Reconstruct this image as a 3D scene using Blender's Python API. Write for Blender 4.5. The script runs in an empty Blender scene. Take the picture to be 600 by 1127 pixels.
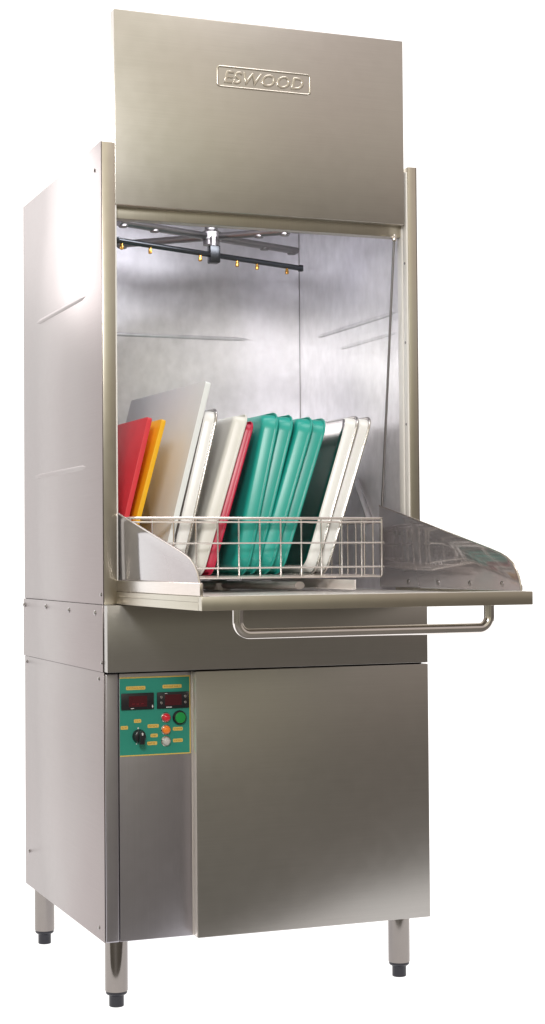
import bpy, bmesh, math, random
from mathutils import Vector, Matrix
random.seed(7)
S = bpy.context.scene
COL = S.collection
PI = math.pi
# ------------------------------------------------------------------ materials
def nt(name):
    m = bpy.data.materials.new(name); m.use_nodes = True
    n = m.node_tree.nodes; l = m.node_tree.links
    b = n['Principled BSDF']
    return m, n, l, b
def steel(name, col, rough=0.28, brush=(2, 2, 90), bump=0.0012, tint=0.03, tintcol=(1.0, 0.93, 0.9), scratch=0.0, wave=0.0, rgh_var=0.03, metal=1.0):
    m, n, l, b = nt(name)
    b.inputs['Metallic'].default_value = metal
    tc = n.new('ShaderNodeTexCoord')
    mp = n.new('ShaderNodeMapping'); mp.inputs['Scale'].default_value = brush
    l.new(tc.outputs['Object'], mp.inputs['Vector'])
    g = n.new('ShaderNodeTexNoise'); g.inputs['Scale'].default_value = 7; g.inputs['Detail'].default_value = 2
    l.new(mp.outputs[0], g.inputs['Vector'])
    # large soft stains / colour drift of the sheet
    s = n.new('ShaderNodeTexNoise'); s.inputs['Scale'].default_value = 2.3; s.inputs['Detail'].default_value = 1
    l.new(tc.outputs['Object'], s.inputs['Vector'])
    s2 = n.new('ShaderNodeTexNoise'); s2.inputs['Scale'].default_value = 38; s2.inputs['Detail'].default_value = 4
    l.new(tc.outputs['Object'], s2.inputs['Vector'])
    mx = n.new('ShaderNodeMix'); mx.data_type = 'RGBA'
    mx.inputs['A'].default_value = (*col, 1)
    mx.inputs['B'].default_value = (col[0]*tintcol[0], col[1]*tintcol[1], col[2]*tintcol[2], 1)
    rm = n.new('ShaderNodeMapRange'); rm.inputs['From Min'].default_value = .2; rm.inputs['From Max'].default_value = .8; rm.interpolation_type = 'SMOOTHSTEP'
    l.new(s.outputs[0], rm.inputs['Value']); l.new(rm.outputs[0], mx.inputs['Factor'])
    mx2 = n.new('ShaderNodeMix'); mx2.data_type = 'RGBA'; mx2.blend_type = 'MULTIPLY'
    mx2.inputs['Factor'].default_value = 1
    r2 = n.new('ShaderNodeMapRange'); r2.inputs['From Min'].default_value = .3; r2.inputs['From Max'].default_value = .7
    r2.inputs['To Min'].default_value = 1-tint; r2.inputs['To Max'].default_value = 1+tint*.5
    l.new(g.outputs[0], r2.inputs['Value'])
    r3 = n.new('ShaderNodeMapRange'); r3.inputs['From Min'].default_value = .3; r3.inputs['From Max'].default_value = .7
    r3.inputs['To Min'].default_value = 1-tint*.8; r3.inputs['To Max'].default_value = 1
    l.new(s2.outputs[0], r3.inputs['Value'])
    mm = n.new('ShaderNodeMath'); mm.operation = 'MULTIPLY'
    l.new(r2.outputs[0], mm.inputs[0]); l.new(r3.outputs[0], mm.inputs[1])
    l.new(mx.outputs['Result'], mx2.inputs['A']); l.new(mm.outputs[0], mx2.inputs['B'])
    l.new(mx2.outputs['Result'], b.inputs['Base Color'])
    rr = n.new('ShaderNodeMapRange'); rr.inputs['From Min'].default_value = .3; rr.inputs['From Max'].default_value = .7
    rr.inputs['To Min'].default_value = rough*(1-rgh_var*2); rr.inputs['To Max'].default_value = rough*(1+rgh_var*2)
    ad = n.new('ShaderNodeMath'); ad.operation = 'ADD'; ad.inputs[1].default_value = 0
    ml = n.new('ShaderNodeMix'); ml.inputs['Factor'].default_value = .45
    l.new(s2.outputs[0], ml.inputs['A']); l.new(s.outputs[0], ml.inputs['B'])
    l.new(ml.outputs['Result'], rr.inputs['Value']); l.new(rr.outputs[0], b.inputs['Roughness'])
    bp = n.new('ShaderNodeBump'); bp.inputs['Strength'].default_value = bump*10; bp.inputs['Distance'].default_value = 0.0006
    l.new(g.outputs[0], bp.inputs['Height'])
    last = bp
    if wave > 0:     # slight oil-canning of the sheet
        w = n.new('ShaderNodeTexNoise'); w.inputs['Scale'].default_value = 3.2; w.inputs['Detail'].default_value = 1
        l.new(tc.outputs['Object'], w.inputs['Vector'])
        b2 = n.new('ShaderNodeBump'); b2.inputs['Strength'].default_value = 1; b2.inputs['Distance'].default_value = wave
        l.new(w.outputs[0], b2.inputs['Height']); l.new(bp.outputs[0], b2.inputs['Normal']); last = b2
    l.new(last.outputs[0], b.inputs['Normal'])
    return m
def plastic(name, col, rough=0.35, var=0.06, sss=0.0, spec=.5, emis=0, bump=.02, scale=30, coat=0):
    m, n, l, b = nt(name)
    tc = n.new('ShaderNodeTexCoord')
    g = n.new('ShaderNodeTexNoise'); g.inputs['Scale'].default_value = scale; g.inputs['Detail'].default_value = 4
    l.new(tc.outputs['Object'], g.inputs['Vector'])
    r = n.new('ShaderNodeMix'); r.data_type = 'RGBA'
    r.inputs['A'].default_value = (*[c*(1-var) for c in col], 1); r.inputs['B'].default_value = (*[min(1, c*(1+var)) for c in col], 1)
    l.new(g.outputs[0], r.inputs['Factor']); l.new(r.outputs['Result'], b.inputs['Base Color'])
    b.inputs['Roughness'].default_value = rough
    b.inputs['Specular IOR Level'].default_value = spec
    b.inputs['Coat Weight'].default_value = coat
    if sss:
        b.inputs['Subsurface Weight'].default_value = sss; b.inputs['Subsurface Radius'].default_value = (.01, .01, .01)
    if emis:
        b.inputs['Emission Color'].default_value = (*col, 1); b.inputs['Emission Strength'].default_value = emis
    bp = n.new('ShaderNodeBump'); bp.inputs['Strength'].default_value = bump*5; bp.inputs['Distance'].default_value = .0004
    g2 = n.new('ShaderNodeTexNoise'); g2.inputs['Scale'].default_value = 260
    l.new(tc.outputs['Object'], g2.inputs['Vector']); l.new(g2.outputs[0], bp.inputs['Height']); l.new(bp.outputs[0], b.inputs['Normal'])
    return m
M = {}
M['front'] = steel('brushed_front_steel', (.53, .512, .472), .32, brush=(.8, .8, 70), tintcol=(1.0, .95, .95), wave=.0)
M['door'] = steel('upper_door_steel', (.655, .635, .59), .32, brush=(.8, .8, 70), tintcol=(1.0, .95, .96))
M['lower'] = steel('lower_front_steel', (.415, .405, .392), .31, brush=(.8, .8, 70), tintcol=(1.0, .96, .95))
M['jamb'] = steel('jamb_steel', (.64, .615, .53), .32, brush=(70, 70, .8))
M['badge'] = steel('badge_steel', (.74, .71, .64), .29, brush=(3, 3, 3), bump=0)
M['column'] = steel('column_steel', (.44, .425, .455), .34, brush=(130, 130, .8), tintcol=(.97, .96, 1.0))
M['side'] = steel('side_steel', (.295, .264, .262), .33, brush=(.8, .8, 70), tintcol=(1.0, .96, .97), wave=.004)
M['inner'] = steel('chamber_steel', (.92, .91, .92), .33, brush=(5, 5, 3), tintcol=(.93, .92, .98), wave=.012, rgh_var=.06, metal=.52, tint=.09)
M['trim'] = steel('trim_steel', (.66, .63, .60), .21, brush=(3, 3, 40))
M['tray'] = steel('tray_steel', (.53, .51, .44), .34, brush=(1.5, 60, 1.5))
M['guard'] = steel('guard_steel', (.45, .44, .465), .08, brush=(3, 3, 40), bump=.0, wave=0, metal=.66)
M['skin'] = steel('tray_skin_steel', (.86, .85, .84), .30, brush=(3, 3, 4), bump=0, metal=.3)
M['return'] = steel('door_edge_glint', (.85, .82, .80), .22, brush=(3, 3, 4), bump=0, metal=.4)  # pale low-metal colour stands in for the reflection on the door edge
M['tube'] = steel('polished_tube', (.76, .74, .73), .10, brush=(4, 4, 4), bump=.003)
M['wire'] = steel('basket_wire', (.86, .84, .82), .20, brush=(4, 4, 4), bump=.003, metal=.8)
M['dark'] = steel('dark_tube', (.10, .11, .12), .32, brush=(4, 4, 4))
M['arm'] = steel('cast_arm', (.38, .375, .385), .35, brush=(6, 6, 6))
M['leg'] = steel('leg_steel', (.27, .255, .245), .13, brush=(130, 130, .8))
M['brass'] = steel('brass_nozzle', (.75, .42, .10), .25, brush=(4, 4, 4))
M['alu'] = steel('pan_rim_steel', (.62, .61, .60), .22, brush=(4, 4, 4))
M['rubber'] = plastic('foot_plastic', (.012, .012, .02), .4)
M['black'] = plastic('black_plastic', (.014, .014, .018), .3)
M['guide'] = plastic('white_guide', (.92, .90, .87), .35)
M['green'] = plastic('panel_green', (.025, .29, .215), .42, var=.08)
M['yellowline'] = plastic('panel_yellow', (.80, .55, .13), .45)
M['ink'] = plastic('label_ink', (.33, .16, .03), .5)
M['window'] = plastic('display_window', (.075, .008, .014), .15)
M['white'] = plastic('white_mark', (.8, .8, .8), .4)
M['lampred'] = plastic('lamp_red', (.62, .015, .03), .12, emis=.15, coat=.6)
M['lamporange'] = plastic('lamp_orange', (.85, .22, .02), .12, emis=.15, coat=.6)
M['lampclear'] = plastic('lamp_clear', (.62, .62, .60), .1, coat=.6)
M['btn'] = plastic('button_green', (.01, .33, .07), .3)
M['bred'] = plastic('board_red', (.72, .045, .06), .40, var=.12, bump=.08, scale=18)
M['byel'] = plastic('board_yellow', (.93, .50, .015), .42, var=.08, bump=.08, scale=18)
M['bwhite'] = plastic('board_white', (.69, .70, .71), .4, var=.03)
M['bedge'] = plastic('board_edge_lit', (.88, .92, .92), .35, var=.02)  # same board, paler where its edge catches light; highlight put into the colour
M['cream'] = plastic('tray_cream', (.80, .79, .74), .35, var=.03)
M['crimson'] = plastic('tray_crimson', (.60, .01, .06), .3)
M['teal'] = plastic('tray_teal', (.018, .40, .33), .30, var=.12, scale=12)
M['pan'] = plastic('pan_wall_overexposed', (.90, .90, .885), .28, var=.03)  # white wall colour stands in for flash burnout on shiny metal pans

# ------------------------------------------------------------------ mesh helpers (world coordinates)
def box(bm, x0, x1, y0, y1, z0, z1, bev=0.0, seg=2):
    r = bmesh.ops.create_cube(bm, size=1)
    vs = r['verts']
    for v in vs:
        v.co = Vector(((x0+x1)/2 + v.co.x*(x1-x0), (y0+y1)/2 + v.co.y*(y1-y0), (z0+z1)/2 + v.co.z*(z1-z0)))
    if bev > 0:
        es = list({e for v in vs for e in v.link_edges})
        bmesh.ops.bevel(bm, geom=es, offset=bev, segments=seg, profile=.5, affect='EDGES')
    return vs
def fillet(pts, r, n=6):
    pts = [Vector(p) for p in pts]; out = [pts[0]]
    for i in range(1, len(pts)-1):
        a, b, c = pts[i-1], pts[i], pts[i+1]
        d1 = (a-b).normalized(); d2 = (c-b).normalized()
        ang = d1.angle(d2)
        if ang > 3.1: out.append(b); continue
        t = min(r/math.tan(ang/2), (a-b).length*.49, (c-b).length*.49); rr = t*math.tan(ang/2)
        p1 = b+d1*t; p2 = b+d2*t
        cen = b + (d1+d2).normalized()*(rr/math.sin(ang/2))
        v1 = p1-cen; v2 = p2-cen
        for k in range(n+1):
            out.append(cen + v1.normalized().slerp(v2.normalized(), k/n)*v1.length)
    out.append(pts[-1]); return out
def tube(bm, pts, r, n=10, closed=False, cap=True, flat=1.0):
    pts = [Vector(p) for p in pts]; N = len(pts)
    rings = []; up = None
    for i, p in enumerate(pts):
        if closed: t = (pts[(i+1) % N]-pts[i-1]).normalized()
        elif i == 0: t = (pts[1]-p).normalized()
        elif i == N-1: t = (p-pts[i-1]).normalized()
        else: t = ((pts[i+1]-p).normalized()+(p-pts[i-1]).normalized()).normalized()
        if up is None:
            up = Vector((0, 0, 1)) if abs(t.z) < .9 else Vector((0, 1, 0))
        u = (up - t*up.dot(t)).normalized(); v = t.cross(u); up = u
        rings.append([bm.verts.new(p + (u*math.cos(2*PI*k/n)*flat + v*math.sin(2*PI*k/n))*r) for k in range(n)])
    for i in range(N if closed else N-1):
        a = rings[i]; b = rings[(i+1) % N]
        for k in range(n):
            bm.faces.new((a[k], a[(k+1) % n], b[(k+1) % n], b[k]))
    if cap and not closed:
        bm.faces.new(rings[0][::-1]); bm.faces.new(rings[-1])
def lathe(bm, prof, cen, axis='z', n=32):
    # prof: list of (radius, height) ; axis z up or 'y' (height toward -y)
    rings = []
    for r, h in prof:
        ring = []
        for k in range(n):
            a = 2*PI*k/n; c, s = math.cos(a)*r, math.sin(a)*r
            p = Vector((c, s, h)) if axis == 'z' else (Vector((c, -h, s)) if axis == 'y' else Vector((-h, c, s)))
            ring.append(bm.verts.new(Vector(cen)+p))
        rings.append(ring)
    for a, b in zip(rings, rings[1:]):
        for k in range(n): bm.faces.new((a[k], a[(k+1) % n], b[(k+1) % n], b[k]))
    bm.faces.new(rings[0][::-1]); bm.faces.new(rings[-1])
def prism(bm, poly, axis, a0, a1, bev=0):
    def P(u, v, a): return {'x': (a, u, v), 'y': (u, a, v), 'z': (u, v, a)}[axis]
    A = [bm.verts.new(P(u, v, a0)) for u, v in poly]; B = [bm.verts.new(P(u, v, a1)) for u, v in poly]
    fs = [bm.faces.new(A), bm.faces.new(B[::-1])]
    n = len(poly)
    for i in range(n): bm.faces.new((A[i], B[i], B[(i+1) % n], A[(i+1) % n]))
    if bev:
        es = list({e for f in fs for e in f.edges})
        bmesh.ops.bevel(bm, geom=es, offset=bev, segments=2, profile=.5, affect='EDGES')
def rrect(x0, x1, z0, z1, r, n=5):
    out = []
    for cx, cz, a0 in ((x1-r, z1-r, 0), (x0+r, z1-r, 90), (x0+r, z0+r, 180), (x1-r, z0+r, 270)):
        for k in range(n+1):
            a = math.radians(a0+90*k/n); out.append((cx+r*math.cos(a), cz+r*math.sin(a)))
    return out
WO = {}
def finish(bm, smooth=True):
    bmesh.ops.recalc_face_normals(bm, faces=bm.faces)
    for f in bm.faces: f.smooth = smooth
def obj(name, bm, mat, parent=None, origin=None, smooth=True, autosmooth=35):
    finish(bm, smooth)
    vs = [v.co for v in bm.verts]
    mn = Vector([min(v[i] for v in vs) for i in range(3)]); mxx = Vector([max(v[i] for v in vs) for i in range(3)])
    o0 = Vector(origin) if origin is not None else Vector(((mn.x+mxx.x)/2, (mn.y+mxx.y)/2, mn.z))
    for v in bm.verts: v.co -= o0
    for e in bm.edges:
        if len(e.link_faces) == 2 and e.calc_face_angle(0) > math.radians(autosmooth): e.smooth = False
    me = bpy.data.meshes.new(name); bm.to_mesh(me); bm.free()
    for m in (mat if isinstance(mat, (list, tuple)) else [mat]): me.materials.append(m)
    o = bpy.data.objects.new(name, me); COL.objects.link(o)
    WO[o] = o0
    if parent is not None: o.parent = parent; o.location = o0 - WO[parent]
    else: o.location = o0
    return o
def thing(name, label, cat, loc, group=None):
    o = bpy.data.objects.new(name, None); COL.objects.link(o); o.location = loc; WO[o] = Vector(loc)
    o.empty_display_size = .1
    tag(o, label, cat, group); return o
def tag(o, label, cat, group=None):
    o['label'] = label; o['category'] = cat
    if group: o['group'] = group
def bmn(): return bmesh.new()

# ------------------------------------------------------------------ dimensions (metres)
W, D = .76, .7405
ZT, ZB, ZC, Z0 = 1.879, .874, .729, .150
TRZ = .875; TRY = -.567

washer = thing('dishwasher', 'tall stainless steel pot washer with raised top door and green control panel', 'dishwasher', (W/2, D/2, 0))

def screw(parent, y, z, x=-.0002, cup=True):
    bm = bmn()
    lathe(bm, [(.0062, 0), (.0062, .0008), (.005, .0024), (.0034, .0030), (.0030, .0038), (.0010, .0040)] if cup else [(.0042, 0), (.0042, .0012), (.003, .0028), (.001, .003)], (x, y, z), axis='x', n=16)
    return obj('screw', bm, M['arm'], parent)
def ridge(bm, x, y0, y1, z, w=.006, h=.003, sgn=-1, n=14):
    # pressed stiffening rib, tapered to nothing at both ends
    prev = None
    for i in range(n+1):
        t = i/n; y = y0+(y1-y0)*t; s = min(1, math.sin(PI*t)*4)
        ring = [bm.verts.new((x+sgn*h*s*math.cos(a), y, z+w*s*math.sin(a))) for a in [math.radians(q) for q in (-90, -60, -30, 0, 30, 60, 90)]]
        if prev:
            for k in range(6): bm.faces.new((prev[k], prev[k+1], ring[k+1], ring[k]))
        prev = ring
# -- upper hood sides
for side in (0, 1):
    x0, x1 = (0, .002) if side == 0 else (W-.002, W)
    bm = bmn(); box(bm, x0, x1, 0.0, D, ZB+.0005 if side == 0 else Z0, ZT, .0006)
    sx = x0 if side == 0 else x1; sg = -1 if side == 0 else 1
    if side == 0:
        ridge(bm, sx+.0004, .126, .602, 1.560, sgn=sg); ridge(bm, sx+.0004, .126, .628, 1.178, sgn=sg, h=.002)
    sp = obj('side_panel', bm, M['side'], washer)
    if side == 0:
        screw(sp, .0147, .8957, cup=False); screw(sp, .05, 1.825, cup=False)
# -- jambs
for side in (0, 1):
    bm = bmn()
    if side == 0: box(bm, .0022, .0315, .0, .045, ZB, ZT-.0005, .0012)
    else: box(bm, .7375, W-.0022, .0, .050, ZB, ZT-.0005, .0012)
    obj('door_jamb', bm, M['jamb'], washer)
# guides for the sliding door, along the inner face of the jambs
for side in (0, 1):
    bm = bmn()
    if side == 1:
        box(bm, .7335, .7373, .003, .023, ZB+.03, ZT-.012, .0008)
        box(bm, .7325, .7373, .0265, .050, ZB+.03, ZT-.012, .0008)
        box(bm, .7355, .7372, .023, .0266, ZB+.03, ZT-.012)
    else:
        box(bm, .0317, .0355, .003, .045, ZB+.03, ZT-.012, .0008)
    gd = obj('door_guide', bm, M['guide'], washer)
    if side == 1:
        for z in (1.655, 1.47, 1.28):
            b2 = bmn(); lathe(b2, [(.003, 0), (.003, .001), (.001, .0015)], (.7334, .0125, z), axis='x', n=12); obj('screw', b2, M['arm'], gd)
# lintel
bm = bmn(); box(bm, .0355, .7322, .030, .060, 1.7185, 1.80, .001)
obj('lintel', bm, M['jamb'], washer)
# roof, back
bm = bmn(); box(bm, .0025, W-.0025, .030, D-.002, ZT-.008, ZT-.005); obj('roof_panel', bm, M['side'], washer)
bm = bmn(); box(bm, .0025, W-.0025, D-.0016, D, Z0, ZT-.001); obj('back_panel', bm, M['side'], washer)
# chamber liner
bm = bmn(); box(bm, .030, .735, .665, .667, .86, 1.85)
ribs = bmn()
bmL = bm
# ribs on back wall (along x)
def ridge_x(bm, y, x0, x1, z, w=.005, h=.003, n=14):
    prev = None
    for i in range(n+1):
        t = i/n; x = x0+(x1-x0)*t; s = min(1, math.sin(PI*t)*4)
        ring = [bm.verts.new((x, y-h*s*math.cos(a), z+w*s*math.sin(a))) for a in [math.radians(q) for q in (-90, -60, -30, 0, 30, 60, 90)]]
        if prev:
            for k in range(6): bm.faces.new((prev[k], prev[k+1], ring[k+1], ring[k]))
        prev = ring
ridge_x(bm, .6652, .16, .597, 1.551)
obj('chamber_back', bm, M['inner'], washer)
for side in (0, 1):
    bm = bmn()
    if side == 0: box(bm, .0285, .030, .0455, .6648, .86, 1.85)
    else:
        box(bm, .735, .7365, .0505, .6648, .86, 1.85)
        ridge(bm, .7352, .06, .552, 1.548, sgn=-1, w=.005); ridge(bm, .7352, .06, .40, 1.50, sgn=-1, w=.004, h=.0012)
    obj('chamber_side', bm, M['inner'], washer)
bm = bmn(); box(bm, .030, .735, .060, .665, 1.842, 1.845); obj('chamber_ceiling', bm, M['inner'], washer)
bm = bmn(); box(bm, .0302, .7348, .0455, .6648, .890, .8950); obj('chamber_floor', bm, M['skin'], washer)

# corner seam of the liner
bm = bmn(); box(bm, .7334, .7348, .6635, .6649, .896, 1.84, .0004); obj('corner_seam', bm, M['arm'], washer)

# -- raised upper door
bm = bmn(); box(bm, .0312, .7272, 0.0, .026, 1.7427, 2.1719, .0015, 3)
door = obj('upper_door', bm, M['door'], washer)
def ring_ridge(bm, loop, y, w, h):
    # raised bead following a closed loop on the door face
    N = len(loop); prof = [(-w, 0), (-w*.5, h*.8), (0, h), (w*.5, h*.8), (w, 0)]
    cx = sum(p[0] for p in loop)/N; cz = sum(p[1] for p in loop)/N
    rings = []
    for i in range(N):
        a = Vector(loop[i-1]); b = Vector(loop[(i+1) % N]); t = (b-a).normalized(); nr = Vector((t.y, -t.x))
        rings.append([bm.verts.new((loop[i][0]+nr.x*o, y-hh, loop[i][1]+nr.y*o)) for o, hh in prof])
    for i in range(N):
        for k in range(4): bm.faces.new((rings[i][k], rings[i][k+1], rings[(i+1) % N][k+1], rings[(i+1) % N][k]))
bm = bmn(); ring_ridge(bm, rrect(.2695, .4925, 2.0245, 2.0695, .007), .0002, .0028, .0019)
obj('badge_border', bm, M['badge'], door)
def text_mesh(name, s, size, x, z, y, mat, parent, extrude=.001, bevel=.0006, shear=0, offset=0, width=None, align='CENTER'):
    c = bpy.data.curves.new(name, 'FONT'); c.body = s; c.size = size; c.extrude = extrude; c.bevel_depth = bevel; c.bevel_resolution = 2
    c.shear = shear; c.offset = offset; c.align_x = align; c.align_y = 'CENTER'; c.resolution_u = 4; c.space_character = 1.06
    t = bpy.data.objects.new(name+'_src', c); COL.objects.link(t)
    dg = bpy.context.evaluated_depsgraph_get(); dg.update()
    me = bpy.data.meshes.new_from_object(t.evaluated_get(dg)); bpy.data.objects.remove(t); bpy.data.curves.remove(c)
    xs = [v.co.x for v in me.vertices]; ys = [v.co.y for v in me.vertices]
    k = width/(max(xs)-min(xs)) if width else 1
    mx_ = (max(xs)+min(xs))/2; my_ = (max(ys)+min(ys))/2
    for v in me.vertices:
        v.co = Vector(((v.co.x-mx_)*k, -v.co.z, v.co.y-my_))
    me.materials.clear(); me.materials.append(mat); me.name = name
    o = bpy.data.objects.new(name, me); COL.objects.link(o); o.parent = parent
    WO[o] = Vector((x, y, z)); o.location = WO[o]-WO[parent]
    return o
text_mesh('badge_lettering', 'ESWOOD', .0385, .381, 2.047, .0003, M['badge'], door, extrude=.0007, bevel=.0014, shear=.22, offset=-.0002, width=.194)

# -- middle skirt and lower body
bm = bmn(); box(bm, -.0022, -.0002, -.0030, D+.004, ZC, ZB-.0005, .0007)
band = obj('side_band', bm, M['side'], washer)
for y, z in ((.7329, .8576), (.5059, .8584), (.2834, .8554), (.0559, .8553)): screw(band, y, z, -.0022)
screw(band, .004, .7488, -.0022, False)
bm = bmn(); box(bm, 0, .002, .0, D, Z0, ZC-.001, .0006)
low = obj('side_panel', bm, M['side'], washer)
screw(low, .036, .7131, 0, False); screw(low, .7202, .7136, 0, False); screw(low, .043, .1749, 0, False); screw(low, .70, .237, 0, False)
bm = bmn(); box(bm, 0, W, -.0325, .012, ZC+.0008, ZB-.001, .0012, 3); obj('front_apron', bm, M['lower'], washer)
# corner post left of control panel
bm = bmn(); box(bm, .0022, .0326, -.0042, .03, Z0, ZC-.003, .004, 4); obj('corner_post', bm, M['column'], washer)
# control cover
bm = bmn(); box(bm, .0332, .1965, -.0052, .02, Z0+.001, ZC-.0035, .0012, 3)
cover = obj('control_panel', bm, M['column'], washer)
# pale strips between cover and door, painting the bright reflection on the door edge
bm = bmn(); box(bm, .1968, .1992, -.0050, .02, Z0+.001, ZC-.0035, .0005); box(bm, .1982, .1994, -.0310, -.0062, Z0+.002, ZC-.004, .0004); obj('edge_glint_strip', bm, M['return'], washer)
# body core so nothing is hollow under the door
bm = bmn(); box(bm, .205, W-.003, -.004, .02, Z0+.002, ZC-.003); obj('body_front', bm, M['front'], washer)
bm = bmn(); box(bm, .003, W-.003, .02, D-.004, Z0+.003, Z0+.006); obj('base_plate', bm, M['column'], washer)
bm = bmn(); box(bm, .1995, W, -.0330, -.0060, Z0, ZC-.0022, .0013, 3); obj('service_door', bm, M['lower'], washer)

# green control label
yF = -.0052
bm = bmn(); box(bm, .0340, .1945, yF-.0008, yF, .5465, .7175)
face = obj('control_label', bm, M['green'], cover)
def strip(name, x0, x1, z0, z1, mat, y0, h=.0004, par=None, r=0):
    b = bmn()
    if r: prism(b, rrect(x0, x1, z0, z1, r, 4), 'y', y0-h, y0)
    else: box(b, x0, x1, y0-h, y0, z0, z1)
    return obj(name, b, mat, par or face)
y1 = yF-.0008
bm = bmn()
box(bm, .0342, .1943, y1-.0003, y1, .7145, .7172); box(bm, .0342, .1943, y1-.0003, y1, .5468, .5492); box(bm, .1922, .1943, y1-.0003, y1, .5493, .7144)
obj('border_line', bm, M['yellowline'], cover)
# displays
for i, (x0, x1) in enumerate(((.0368, .1100), (.1174, .1905))):
    b = bmn(); box(b, x0, x1, y1-.004, y1, .6470, .6825, .0009)
    dsp = obj('temperature_display', b, M['black'], cover)
    cx = (x0+x1)/2
    if i == 0: strip('display_window', cx-.020, cx+.021, .6530, .6765, M['window'], y1-.0041, .0003, dsp)
    else: strip('display_window', cx-.019, cx+.019, .6535, .6770, M['window'], y1-.0041, .0003, dsp)
    if i == 0:
        strip('maker_mark', x0+.021, x0+.028, .6490, .6504, M['white'], y1-.0041, .0003, dsp)
        strip('maker_mark', x1-.0045, x1-.0022, .6500, .6560, M['white'], y1-.0041, .0003, dsp, .0008)
        for k in range(3):
            strip('display_digit', cx-.013+k*.010, cx-.007+k*.010, .6585, .6600, plastic('digit_red', (.20, .01, .02), .3) if k == 0 else bpy.data.materials['digit_red'], y1-.0044, .0002, dsp)
    else:
        strip('maker_mark', x0+.020, x0+.033, .6490, .6505, M['white'], y1-.0041, .0003, dsp)
        strip('maker_mark', x0+.017, x0+.023, .6790, .6800, M['white'], y1-.0041, .0003, dsp)
        for bx_ in (x0+.0095, x1-.0090):
            for bz in (.6595, .6720):
                b = bmn(); lathe(b, [(.0030, 0), (.0030, .0008), (.0022, .0014)], (bx_, y1-.004, bz), 'y', 16); obj('display_button', b, M['arm'], dsp)
# yellow word labels with small illegible lettering
def wordlabel(cx, cz, w, h=.0078):
    lb = strip('word_label', cx-w/2, cx+w/2, cz-h/2, cz+h/2, M['yellowline'], y1, .0006, cover, h*.3)
    b = bmn(); x = cx-w/2+.003
    while x < cx+w/2-.0035:
        ww = random.uniform(.0012, .0022)
        k = random.random()
        box(b, x, x+ww*.35, y1-.0008, y1-.0006, cz-h*.2, cz+h*.2)
        if k < .6: box(b, x+ww*.35, x+ww, y1-.0008, y1-.0006, cz+(h*.1 if k < .3 else -h*.2), cz+(h*.2 if k < .3 else -h*.1))
        else: box(b, x+ww*.35, x+ww, y1-.0008, y1-.0006, cz-h*.05, cz+h*.05)
        x += ww+random.choice((.0008, .0008, .002))
    obj('label_text', b, M['ink'], lb)
for a in ((.0700, .6934, .0435), (.1525, .6944, .0435), (.0440, .6088, .0165), (.0737, .6222, .0165), (.1090, .6100, .0255), (.1110, .5893, .0165), (.1065, .5728, .0225), (.1650, .6016, .0225), (.1650, .5765, .0225)):
    wordlabel(*a)
# rotary switch
b = bmn(); lathe(b, [(.0150, 0), (.0150, .003), (.0135, .006), (.0125, .012), (.010, .0135)], (.0765, y1, .5895), 'y', 28)
kn = obj('rotary_switch', b, M['black'], cover)
b = bmn(); prism(b, [(.0715, .5740), (.0815, .5740), (.0822, .5980), (.0765, .6030), (.0708, .5980)], 'y', y1-.028, y1-.0130, .0012)
obj('grip', b, M['black'], kn)
strip('pointer_mark', .0750, .0780, .5935, .5990, M['white'], y1-.0280, .0004, kn, .0008)
strip('pointer_mark', .0735, .0765, .6050, .6085, M['white'], y1, .0004, cover, .0012)
strip('pointer_mark', .0700, .0725, .5715, .5738, M['white'], y1, .0004, cover, .001)
# lamps and button
for z, mk in ((.6274, 'lampred'), (.6009, 'lamporange'), (.5760, 'lampclear')):
    b = bmn(); lathe(b, [(.0112, 0), (.0112, .0015), (.0100, .0028), (.0092, .0028)], (.1378, y1, z), 'y', 28)
    lp = obj('indicator_lamp', b, M['trim'], cover)
    b = bmn(); lathe(b, [(.0090, 0), (.0088, .003), (.0072, .0062), (.0040, .0080), (.0010, .0085)], (.1378, y1-.0028, z), 'y', 28)
    obj('lens', b, M[mk], lp)
b = bmn(); lathe(b, [(.0155, 0), (.0155, .004), (.0140, .0075), (.0120, .0080)], (.1685, y1, .6262), 'y', 32)
bt = obj('push_button', b, M['black'], cover)
b = bmn(); lathe(b, [(.0118, 0), (.0118, .0020), (.0105, .0032), (.001, .0034)], (.1685, y1-.0080, .6262), 'y', 32); obj('button_cap', b, M['btn'], bt)

# -- legs
for x, y in ((.041, .055), (.0415, .712), (.7215, .055), (.7215, .712)):
    b = bmn(); lathe(b, [(.0248, .034), (.0252, .036), (.0252, .151)], (x, y, 0), 'z', 36)
    lg = obj('leg', b, M['leg'], washer)
    b = bmn(); lathe(b, [(.0150, 0), (.0162, .001), (.0162, .022), (.0165, .024), (.0215, .0265), (.0235, .029), (.0235, .0342)], (x, y, 0), 'z', 30)
    obj('foot', b, M['rubber'], lg)

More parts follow.
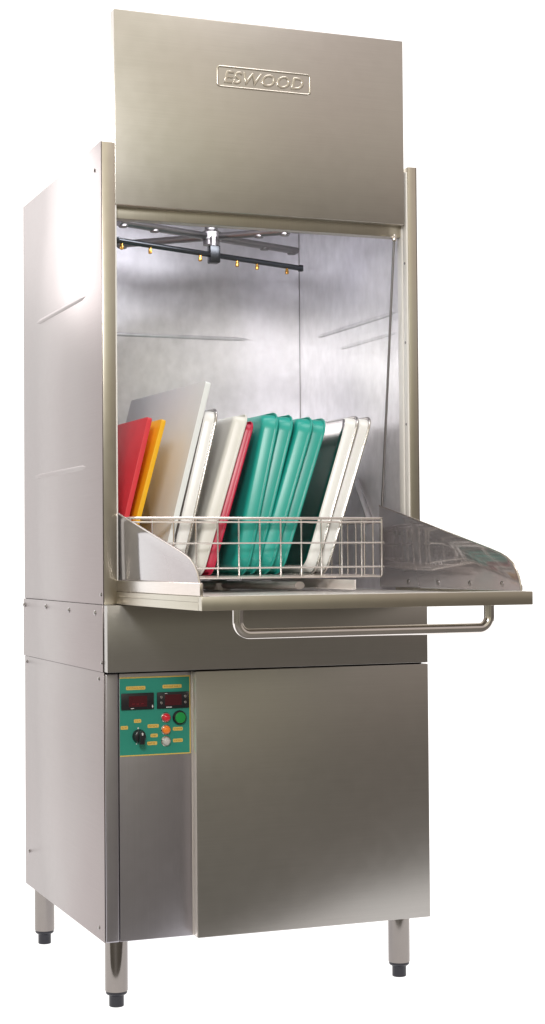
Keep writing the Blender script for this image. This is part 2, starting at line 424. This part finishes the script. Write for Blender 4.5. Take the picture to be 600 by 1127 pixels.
# -- fold-down tray door
bm = bmn()
box(bm, .0300, .7290, TRY+.0203, .045, TRZ, .8905, .0006)
td = obj('tray_door', bm, M['tray'], washer)
bm = bmn()
lipz = .9015
box(bm, .0300, .7290, TRY, TRY+.020, TRZ, lipz, .0012); box(bm, .0300, .0420, TRY+.0202, .045, .8907, lipz, .0008); box(bm, .7170, .7290, TRY+.0202, .045, .8907, lipz, .0008)
obj('tray_rim', bm, M['tray'], td)
bm = bmn(); box(bm, .0425, .7165, TRY+.0205, .045, .8908, .8955, .0005); obj('inner_skin', bm, M['skin'], td)
bm = bmn(); box(bm, .045, .714, TRY+.002, TRY+.019, lipz+.0002, lipz+.0010, .0002); obj('lip_highlight', bm, M['guide'], td)  # white strip paints the bright grazing reflection along the lip top
def rnd(poly, rs):
    out = []
    n = len(poly)
    for i in range(n):
        r = rs[i]
        if r <= 0: out.append(poly[i]); continue
        seg = fillet([(*poly[i-1], 0), (*poly[i], 0), (*poly[(i+1) % n], 0)], r, 6)[1:-1]
        out += [(p.x, p.y) for p in seg]
    return out
gpoly = [(.135, .9020), (.135, 1.0945), (-.41, .988), (-.455, .978), (-.482, .9695), (-.503, .9585), (-.519, .9445), (-.530, .928), (-.5355, .913), (-.5365, .9020)]
for x in (.0385, .7195):
    bm = bmn(); prism(bm, gpoly, 'x', x-.0012, x+.0012, .0005)
    g = obj('side_guard', bm, M['guard'], td)
    bm = bmn()
    if x < .3:
        box(bm, .0305, .0370, -.556, .04, .9022, .9270, .002, 3)
    else:
        box(bm, .7210, .7275, -.530, .04, .9022, .9140, .002, 3)
    fl = obj('guard_flange', bm, M['trim'], g)
    bm = bmn(); tube(bm, [(x, p[0], p[1]) for p in gpoly[1:]], .0020, 8); obj('folded_edge', bm, M['trim'], g)
# rivets along right guard foot
for y in (-.02, -.17, -.32, -.46):
    b = bmn(); lathe(b, [(.006, 0), (.006, .001), (.002, .003)], (.7182, y, .915), 'x', 14); obj('rivet', b, M['arm'], td)
# handle
hy = -.520
bm = bmn()
hp = fillet([(.118, hy, .8755), (.118, hy, .8285), (.655, hy, .8285), (.655, hy, .8755)], .040, 12)
tube(bm, hp, .0104, 18)
obj('handle', bm, M['tube'], td)
# support rod
bm = bmn(); tube(bm, [(.706, .012, 1.712), (.7155, .112, 1.092)], .0030, 12); rod = obj('support_rod', bm, M['arm'], washer)
bm = bmn(); lathe(bm, [(.005, 0), (.0055, .004), (.0055, .012), (.0035, .016)], (.706, .012, 1.704), 'z', 16); obj('rod_end', bm, M['tube'], rod)
bm = bmn(); tube(bm, [(.733, .295, 1.165), (.730, .205, 1.06)], .012, 10, flat=.25); obj('diagonal_bar', bm, M['arm'], washer)  # flat grey bar slanting along the right chamber wall

# -- spray arms
H = Vector((.366, .325, 1.75))
bm = bmn(); lathe(bm, [(.026, -.008), (.026, .010), (.016, .016), (.0145, .085)], H, 'z', 28)
lathe(bm, [(.020, -.020), (.020, -.0081)], H, 'z', 28)
wa = obj('wash_arm', bm, M['arm'], washer)
for ang, L in ((202, .285), (22, .285), (318, .20), (138, .25)):
    a = math.radians(ang); d = Vector((math.cos(a), math.sin(a), 0))
    bm = bmn(); tube(bm, [H+d*.018, H+d*.10, H+d*L], .0125, 12, flat=.72); ar = obj('spray_tube', bm, M['arm'], wa)
    for q in (.62, .95):
        p = H+d*(L*q); bm = bmn(); lathe(bm, [(.010, -.011), (.0115, -.009), (.010, -.002)], p, 'z', 18); obj('jet', bm, M['arm'], ar)
R0 = Vector((.360, .290, 1.700)); rd = Vector((.541, .2165, 0)).normalized()
bm = bmn(); tube(bm, [R0-rd*.293, R0+rd*.290], .0068, 12)
box(bm, R0.x-.013, R0.x+.013, R0.y-.013, R0.y+.013, 1.680, 1.722, .003)
ra = obj('rinse_arm', bm, M['dark'], washer)
bm = bmn(); lathe(bm, [(.009, 0), (.009, .022)], (R0.x, R0.y, 1.722), 'z', 16); obj('spindle', bm, M['arm'], ra)
for nx in (.100, .178, .320, .430, .491, .585):
    t = (nx-R0.x)/rd.x; p = R0+rd*t
    bm = bmn(); lathe(bm, [(.0030, -.020), (.0046, -.019), (.0046, -.012), (.0036, -.010), (.0036, -.004)], p, 'z', 12); obj('nozzle', bm, M['brass'], ra)
for s in (-.294, .290):
    bm = bmn(); p = R0+rd*s; box(bm, p.x-.006, p.x+.006, p.y-.006, p.y+.006, p.z-.008, p.z+.008, .002); obj('end_cap', bm, M['dark'], ra)
# lower spray arm and rack rails
bm = bmn(); lathe(bm, [(.030, .896), (.030, .912), (.018, .920)], (.38, .33, 0), 'z', 24)
for a in (15, 195, 105, 285):
    r = math.radians(a+12); d = Vector((math.cos(r), math.sin(r), 0)); tube(bm, [Vector((.38, .33, .908))+d*.02, Vector((.38, .33, .908))+d*.26], .017, 12, flat=.55)
obj('lower_wash_arm', bm, M['skin'], washer)
for x in (.17, .55):
    bm = bmn(); box(bm, x-.0015, x+.0015, -.10, .62, .9005, .9225, .0004); box(bm, x-.02, x-.0017, -.10, .62, .9005, .9025, .0004)
    obj('rack_rail', bm, M['skin'], washer)

# ------------------------------------------------------------------ wire basket
bx0, bx1, by0, by1, bz0, bz1 = .0545, .6705, 0.0, .560, .9275, 1.0610
rack = thing('dish_rack', 'silver wire rack filled with trays and boards on the fold down tray', 'dish rack', ((bx0+bx1)/2, (by0+by1)/2, bz0))
def loopxy(z, r=.022, ins=0):
    return [Vector((x, y, z)) for x, y in rrect(bx0+ins, bx1-ins, by0+ins, by1-ins, r, 5)]
bm = bmn(); tube(bm, loopxy(bz1), .0031, 10, closed=True); tube(bm, loopxy(bz1-.0085, ins=.001), .0024, 8, closed=True); obj('rim', bm, M['wire'], rack)
wr = .0021
def bars(kind):
    b = bmn()
    if kind in ('front', 'back'):
        y = by0 if kind == 'front' else by1; s = 1 if kind == 'front' else -1
        n = 12
        for i in range(n+1):
            x = bx0+.008+(bx1-bx0-.016)*i/n + (random.uniform(-.0012, .0012) if 0 < i < n else 0)
            tube(b, fillet([(x, y+.003*s, bz1-.002), (x, y+.003*s, bz0), (x, y+.022*s, bz0)], .008, 3), wr, 8)
        for z in (1.0055, .9505):
            tube(b, [(bx0+.01, y-.001*s, z), (bx1-.01, y-.001*s, z)], wr, 8)
    else:
        x = bx0 if kind == 'left' else bx1; s = 1 if kind == 'left' else -1
        n = 11
        for i in range(n+1):
            y = by0+.012+(by1-by0-.024)*i/n
            tube(b, fillet([(x+.003*s, y, bz1-.002), (x+.003*s, y, bz0), (x+.022*s, y, bz0)], .008, 3), wr, 8)
        for z in (1.0055, .9505):
            tube(b, [(x-.001*s, by0+.01, z), (x-.001*s, by1-.01, z)], wr, 8)
    obj('side_grid', b, M['wire'], rack)
for k in ('front', 'back', 'left', 'right'): bars(k)
bm = bmn()
for i in range(13):
    x = bx0+.008+(bx1-bx0-.016)*i/12
    tube(bm, [(x, by0+.02, bz0), (x, by1-.02, bz0)], wr, 6)
for i in range(12):
    y = by0+.012+(by1-by0-.024)*i/11
    tube(bm, [(bx0+.02, y, bz0+.0035), (bx1-.02, y, bz0+.0035)], wr, 6)
tube(bm, [(bx0+.012, by0+.006, bz0+.001), (bx1-.012, by0+.006, bz0+.001)], wr*1.1, 8)
obj('base_grid', bm, M['wire'], rack)

# ------------------------------------------------------------------ boards and trays
def place(o, x, y, z, th, yaw=0):
    o.rotation_euler = (0, math.atan(th), yaw); o.location = (x, y, z)
def board(name, t, L, Hh, r, mat, bev=.0012):
    bm = bmn(); prism(bm, rrect(0, L, 0, Hh, r, 5), 'x', -t, 0, bev)
    if isinstance(mat, list):
        bm.normal_update()
        for f in bm.faces: f.material_index = 0 if abs(f.normal.x) > .9 else 1
    return obj(name, bm, mat, None, origin=(0, 0, 0), autosmooth=50)
def tray(name, dep, L, Hh, r, mats, flare=.010, lip=.006, bead=False, wallmat=1):
    # base faces -x, rim on the +x side; x = 0 is the plane of the rim
    bm = bmn()
    prof = [(flare+.016, -dep+.0002, 0), (flare+.007, -dep, 0), (flare+.002, -dep+.002, 0), (flare-.001, -dep+.006, wallmat), (.003+lip*.4, -.006, wallmat), (.002+lip*.4, -.0015, wallmat), (lip*.2, 0, 2), (0, -.0008, 2), (-.0006, -.0045, 2)]
    rings = []
    for ins, x, mi in prof:
        rr = max(.004, r-ins*.8)
        rings.append([bm.verts.new((x, y, z)) for y, z in rrect(ins, L-ins, ins, Hh-ins, rr, 7)])
    N = len(rings[0])
    for j in range(len(rings)-1):
        for k in range(N):
            f = bm.faces.new((rings[j][k], rings[j][(k+1) % N], rings[j+1][(k+1) % N], rings[j+1][k])); f.material_index = min(prof[j+1][2], len(mats)-1)
    bm.faces.new(rings[0])
    if bead:
        n0 = len(bm.faces)
        tube(bm, [(-.001, y, z) for y, z in rrect(-.0006, L+.0006, -.0006, Hh+.0006, r, 7)], .0022, 8, closed=True)
        bm.faces.ensure_lookup_table()
        for f in bm.faces[n0:]: f.material_index = len(mats)-1
    o = obj(name, bm, mats, None, origin=(0, 0, 0), autosmooth=60)
    md = o.modifiers.new('thickness', 'SOLIDIFY'); md.thickness = .0016; md.offset = 0
    return o
ZF = .9345
GRP = 'boards and trays standing in the wire rack'
def xb(xtop, ztop, sl): return xtop-(ztop-ZF)*sl
F = .030
o = board('cutting_board', .0106, .36, (1.282-ZF)*math.sqrt(1+.251**2), .006, M['bred'])
place(o, xb(.123, 1.282, .251), F, ZF, .251); tag(o, 'bright red plastic cutting board, leftmost in the rack', 'cutting board', GRP)
o = board('cutting_board', .0100, .36, (1.278-ZF)*math.sqrt(1+.276**2), .006, M['byel'])
place(o, xb(.1545, 1.277, .276), F, ZF, .276); tag(o, 'yellow plastic cutting board between the red and large white boards', 'cutting board', GRP)
o = board('cutting_board', .0130, .50, (1.365-ZF)*math.sqrt(1+.262**2), .006, [M['bwhite'], M['bedge']])
place(o, xb(.2624, 1.3646, .262), F, ZF, .262, .05); tag(o, 'large pale grey-white cutting board, tallest item in the rack', 'cutting board', GRP)
def hh(zt, sl): return (zt-ZF)*math.sqrt(1+sl*sl)
o = tray('serving_tray', .028, .42, hh(1.306, .243), .034, [M['alu'], M['pan'], M['alu']], bead=True)
place(o, xb(.2781, 1.306, .243), F, ZF, .243); tag(o, 'metal pan with thin rim just right of the tall white board', 'tray', GRP)
o = tray('serving_tray', .028, .42, hh(1.2945, .31), .022, [M['cream']], bead=False)
place(o, xb(.3495, 1.2935, .31), F, ZF, .31); tag(o, 'cream white plastic tray in front of the crimson tray', 'tray', GRP)
o = tray('serving_tray', .022, .40, hh(1.278, .315), .022, [M['crimson']], bead=False)
place(o, xb(.3640, 1.275, .300), F+.004, ZF, .300); tag(o, 'crimson red tray between the cream tray and first teal tray', 'tray', GRP)
src = tray('serving_tray', .032, .42, hh(1.3, .25), .042, [M['teal']], flare=.012, bead=False)
labs = ['teal green tray directly beside the crimson one, first of the four', 'second teal green tray from the crimson one', 'third teal green tray from the crimson one', 'teal green tray nearest the pair of metal pans, last of the four']
for i, (xt, sl) in enumerate(((.4265, .225), (.4665, .270), (.5136, .316), (.5497, .332))):
    o = src if i == 0 else src.copy()
    if i: COL.objects.link(o)
    place(o, xb(xt, 1.2995, sl), F+(0, .004, -.002, .003)[i], ZF, sl, (0, .008, -.006, .004)[i]); tag(o, labs[i], 'tray', 'teal trays in the wire rack')
src = tray('serving_tray', .027, .43, hh(1.296, .325), .030, [M['alu'], M['pan'], M['alu']], bead=True)
for i, (xt, sl) in enumerate(((.6227, .318), (.6549, .332))):
    o = src if i == 0 else src.copy()
    if i: COL.objects.link(o)
    place(o, xb(xt, 1.295, sl), F, ZF, sl); tag(o, ['shiny metal pan next to the last teal tray', 'rightmost shiny metal pan in the rack'][i], 'tray', 'metal pans at the right of the rack')

# ------------------------------------------------------------------ setting: white sweep with glow put in, dim studio floor
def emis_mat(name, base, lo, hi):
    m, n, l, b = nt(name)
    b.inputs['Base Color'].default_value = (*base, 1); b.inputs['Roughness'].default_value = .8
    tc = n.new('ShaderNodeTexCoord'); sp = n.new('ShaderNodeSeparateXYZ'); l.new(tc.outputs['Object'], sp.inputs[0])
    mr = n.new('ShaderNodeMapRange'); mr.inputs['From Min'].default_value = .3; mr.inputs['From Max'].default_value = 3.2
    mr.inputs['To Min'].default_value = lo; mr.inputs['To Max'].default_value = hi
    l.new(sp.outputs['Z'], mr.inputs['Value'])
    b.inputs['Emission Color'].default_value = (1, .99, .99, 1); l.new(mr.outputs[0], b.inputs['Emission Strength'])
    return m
bm = bmn()
prof = [(-.47, 0), (2.2, 0)] + [(2.2+.9*math.sin(math.radians(a)), .9-.9*math.cos(math.radians(a))) for a in range(10, 91, 10)] + [(3.1, 4.6)]
L_ = [bm.verts.new((-4.5, y, z)) for y, z in prof]; R_ = [bm.verts.new((4.5, y, z)) for y, z in prof]
L_[0].co.y = -.10; R_[0].co.y = -1.0
f0 = [bm.verts.new((-.25, -.035, 0)), bm.verts.new((.85, -.475, 0))]
bm.faces.new((L_[0], f0[0], f0[1], R_[0], R_[1], L_[1]))
for i in range(1, len(prof)-1): bm.faces.new((L_[i], R_[i], R_[i+1], L_[i+1]))
sw = obj('backdrop', bm, emis_mat('glowing_white_sweep', (.4, .4, .4), 1.0, 1.1), origin=(0, 0, 0)); sw['kind'] = 'structure'  # sweep emits by itself so it reads burnt-out white without shadows
bm = bmn()
vs = [bm.verts.new(p) for p in ((-9, -9, -.006), (9, -9, -.006), (9, 6, -.006), (-9, 6, -.006))]; bm.faces.new(vs)
fl = obj('floor', bm, plastic('studio_floor', (.17, .162, .150), .5, var=.15, scale=3), origin=(0, 0, -.006)); fl['kind'] = 'structure'

# ------------------------------------------------------------------ world: dim room, brighter to the upper left
w = bpy.data.worlds.new('World'); S.world = w; w.use_nodes = True
n = w.node_tree.nodes; l = w.node_tree.links; bg = n['Background']
tc = n.new('ShaderNodeTexCoord'); sp = n.new('ShaderNodeSeparateXYZ'); l.new(tc.outputs['Generated'], sp.inputs[0])
r = n.new('ShaderNodeValToRGB'); cr = r.color_ramp
mr = n.new('ShaderNodeMapRange'); mr.inputs['From Min'].default_value = -.3; mr.inputs['From Max'].default_value = 1; l.new(sp.outputs['Z'], mr.inputs['Value'])
def zp(z): return (z+.3)/1.3
cr.elements[0].position = 0; cr.elements[0].color = (.12, .11, .095, 1)
cr.elements[1].position = 1; cr.elements[1].color = (.80, .77, .75, 1)
for z, c in ((-.10, (.15, .138, .12, 1)), (-.03, (.20, .188, .165, 1)), (.015, (.36, .34, .29, 1)), (.06, (.50, .475, .40, 1)), (.25, (.68, .64, .56, 1))):
    e = cr.elements.new(zp(z)); e.color = c
l.new(mr.outputs[0], r.inputs[0])
ns = n.new('ShaderNodeTexNoise'); ns.inputs['Scale'].default_value = 2.2; ns.inputs['Detail'].default_value = 2; l.new(tc.outputs['Generated'], ns.inputs['Vector'])
m2 = n.new('ShaderNodeMapRange'); m2.inputs['From Min'].default_value = .35; m2.inputs['From Max'].default_value = .65; m2.inputs['To Min'].default_value = .7; m2.inputs['To Max'].default_value = 1.2
l.new(ns.outputs[0], m2.inputs['Value'])
mu = n.new('ShaderNodeMix'); mu.data_type = 'RGBA'; mu.blend_type = 'MULTIPLY'; mu.inputs['Factor'].default_value = 1
l.new(r.outputs[0], mu.inputs['A']); l.new(m2.outputs[0], mu.inputs['B']); 
xa = n.new('ShaderNodeMapRange'); xa.interpolation_type = 'SMOOTHSTEP'; xa.inputs['From Min'].default_value = .30; xa.inputs['From Max'].default_value = .44
sx_ = n.new('ShaderNodeMath'); sx_.operation = 'MULTIPLY_ADD'; sx_.inputs[1].default_value = .25; l.new(sp.outputs['Z'], sx_.inputs[0]); l.new(sp.outputs['X'], sx_.inputs[2])
l.new(sx_.outputs[0], xa.inputs['Value'])
xt = n.new('ShaderNodeMix'); xt.data_type = 'RGBA'; xt.inputs['A'].default_value = (1.22, 1.21, 1.08, 1); xt.inputs['B'].default_value = (.88, .83, .84, 1); l.new(xa.outputs[0], xt.inputs['Factor'])
mu3 = n.new('ShaderNodeMix'); mu3.data_type = 'RGBA'; mu3.blend_type = 'MULTIPLY'; mu3.inputs['Factor'].default_value = 1
l.new(mu.outputs['Result'], mu3.inputs['A']); l.new(xt.outputs['Result'], mu3.inputs['B']); l.new(mu3.outputs['Result'], bg.inputs['Color'])
bg.inputs['Strength'].default_value = .9

def area(name, loc, tgt, size, power, col):
    d = bpy.data.lights.new(name, 'AREA'); d.shape = 'RECTANGLE'; d.size = size[0]; d.size_y = size[1]; d.energy = power; d.color = col
    o = bpy.data.objects.new(name, d); COL.objects.link(o); o.location = loc
    o.rotation_euler = (Vector(tgt)-Vector(loc)).to_track_quat('-Z', 'Y').to_euler(); return o
area('key_softbox', (-1.25, -3.3, 2.45), (.35, .2, 1.25), (.7, .7), 62, (1, .98, .97))
area('side_fill', (-1.0, 2.2, 2.35), (-.02, .35, 1.7), (1.0, .8), 10, (1, .97, .97))  # added lamp out of view, whitens the upper side panel
area('chamber_fill', (.30, .10, 1.80), (.36, .66, 1.15), (.45, .06), 1.15, (.94, .94, 1.0))  # added fill hidden behind the lintel, brightens the chamber walls
area('overhead_softbox', (.9, -1.2, 4.2), (.38, .0, 1.2), (1.2, 1.2), 20, (1, .98, .98))

# ------------------------------------------------------------------ camera
cam = bpy.data.cameras.new('camera'); co = bpy.data.objects.new('camera', cam); COL.objects.link(co)
yaw, pitch, roll, f = 0.372170, 0.026613, -0.007801, 1876.838624
fw = Vector((math.sin(yaw)*math.cos(pitch), math.cos(yaw)*math.cos(pitch), math.sin(pitch)))
rt = Vector((math.cos(yaw), -math.sin(yaw), 0)); up = rt.cross(fw)
r2 = rt*math.cos(roll)+up*math.sin(roll); u2 = -rt*math.sin(roll)+up*math.cos(roll)
mat = Matrix((r2, u2, -fw)).transposed().to_4x4(); mat.translation = Vector((-0.995124, -3.556059, 0.973333))
co.matrix_world = mat
cam.sensor_fit = 'VERTICAL'; cam.sensor_height = 36; cam.lens = f/1127*36; cam.clip_end = 100; cam.clip_start = .05
S.camera = co
S.view_settings.view_transform = 'Standard'; S.view_settings.look = 'None'; S.view_settings.exposure = 0; S.view_settings.gamma = 1
S.render.resolution_x = 545; S.render.resolution_y = 1024
S.cycles.max_bounces = 10; S.cycles.glossy_bounces = 8
S.cycles.use_denoising = True
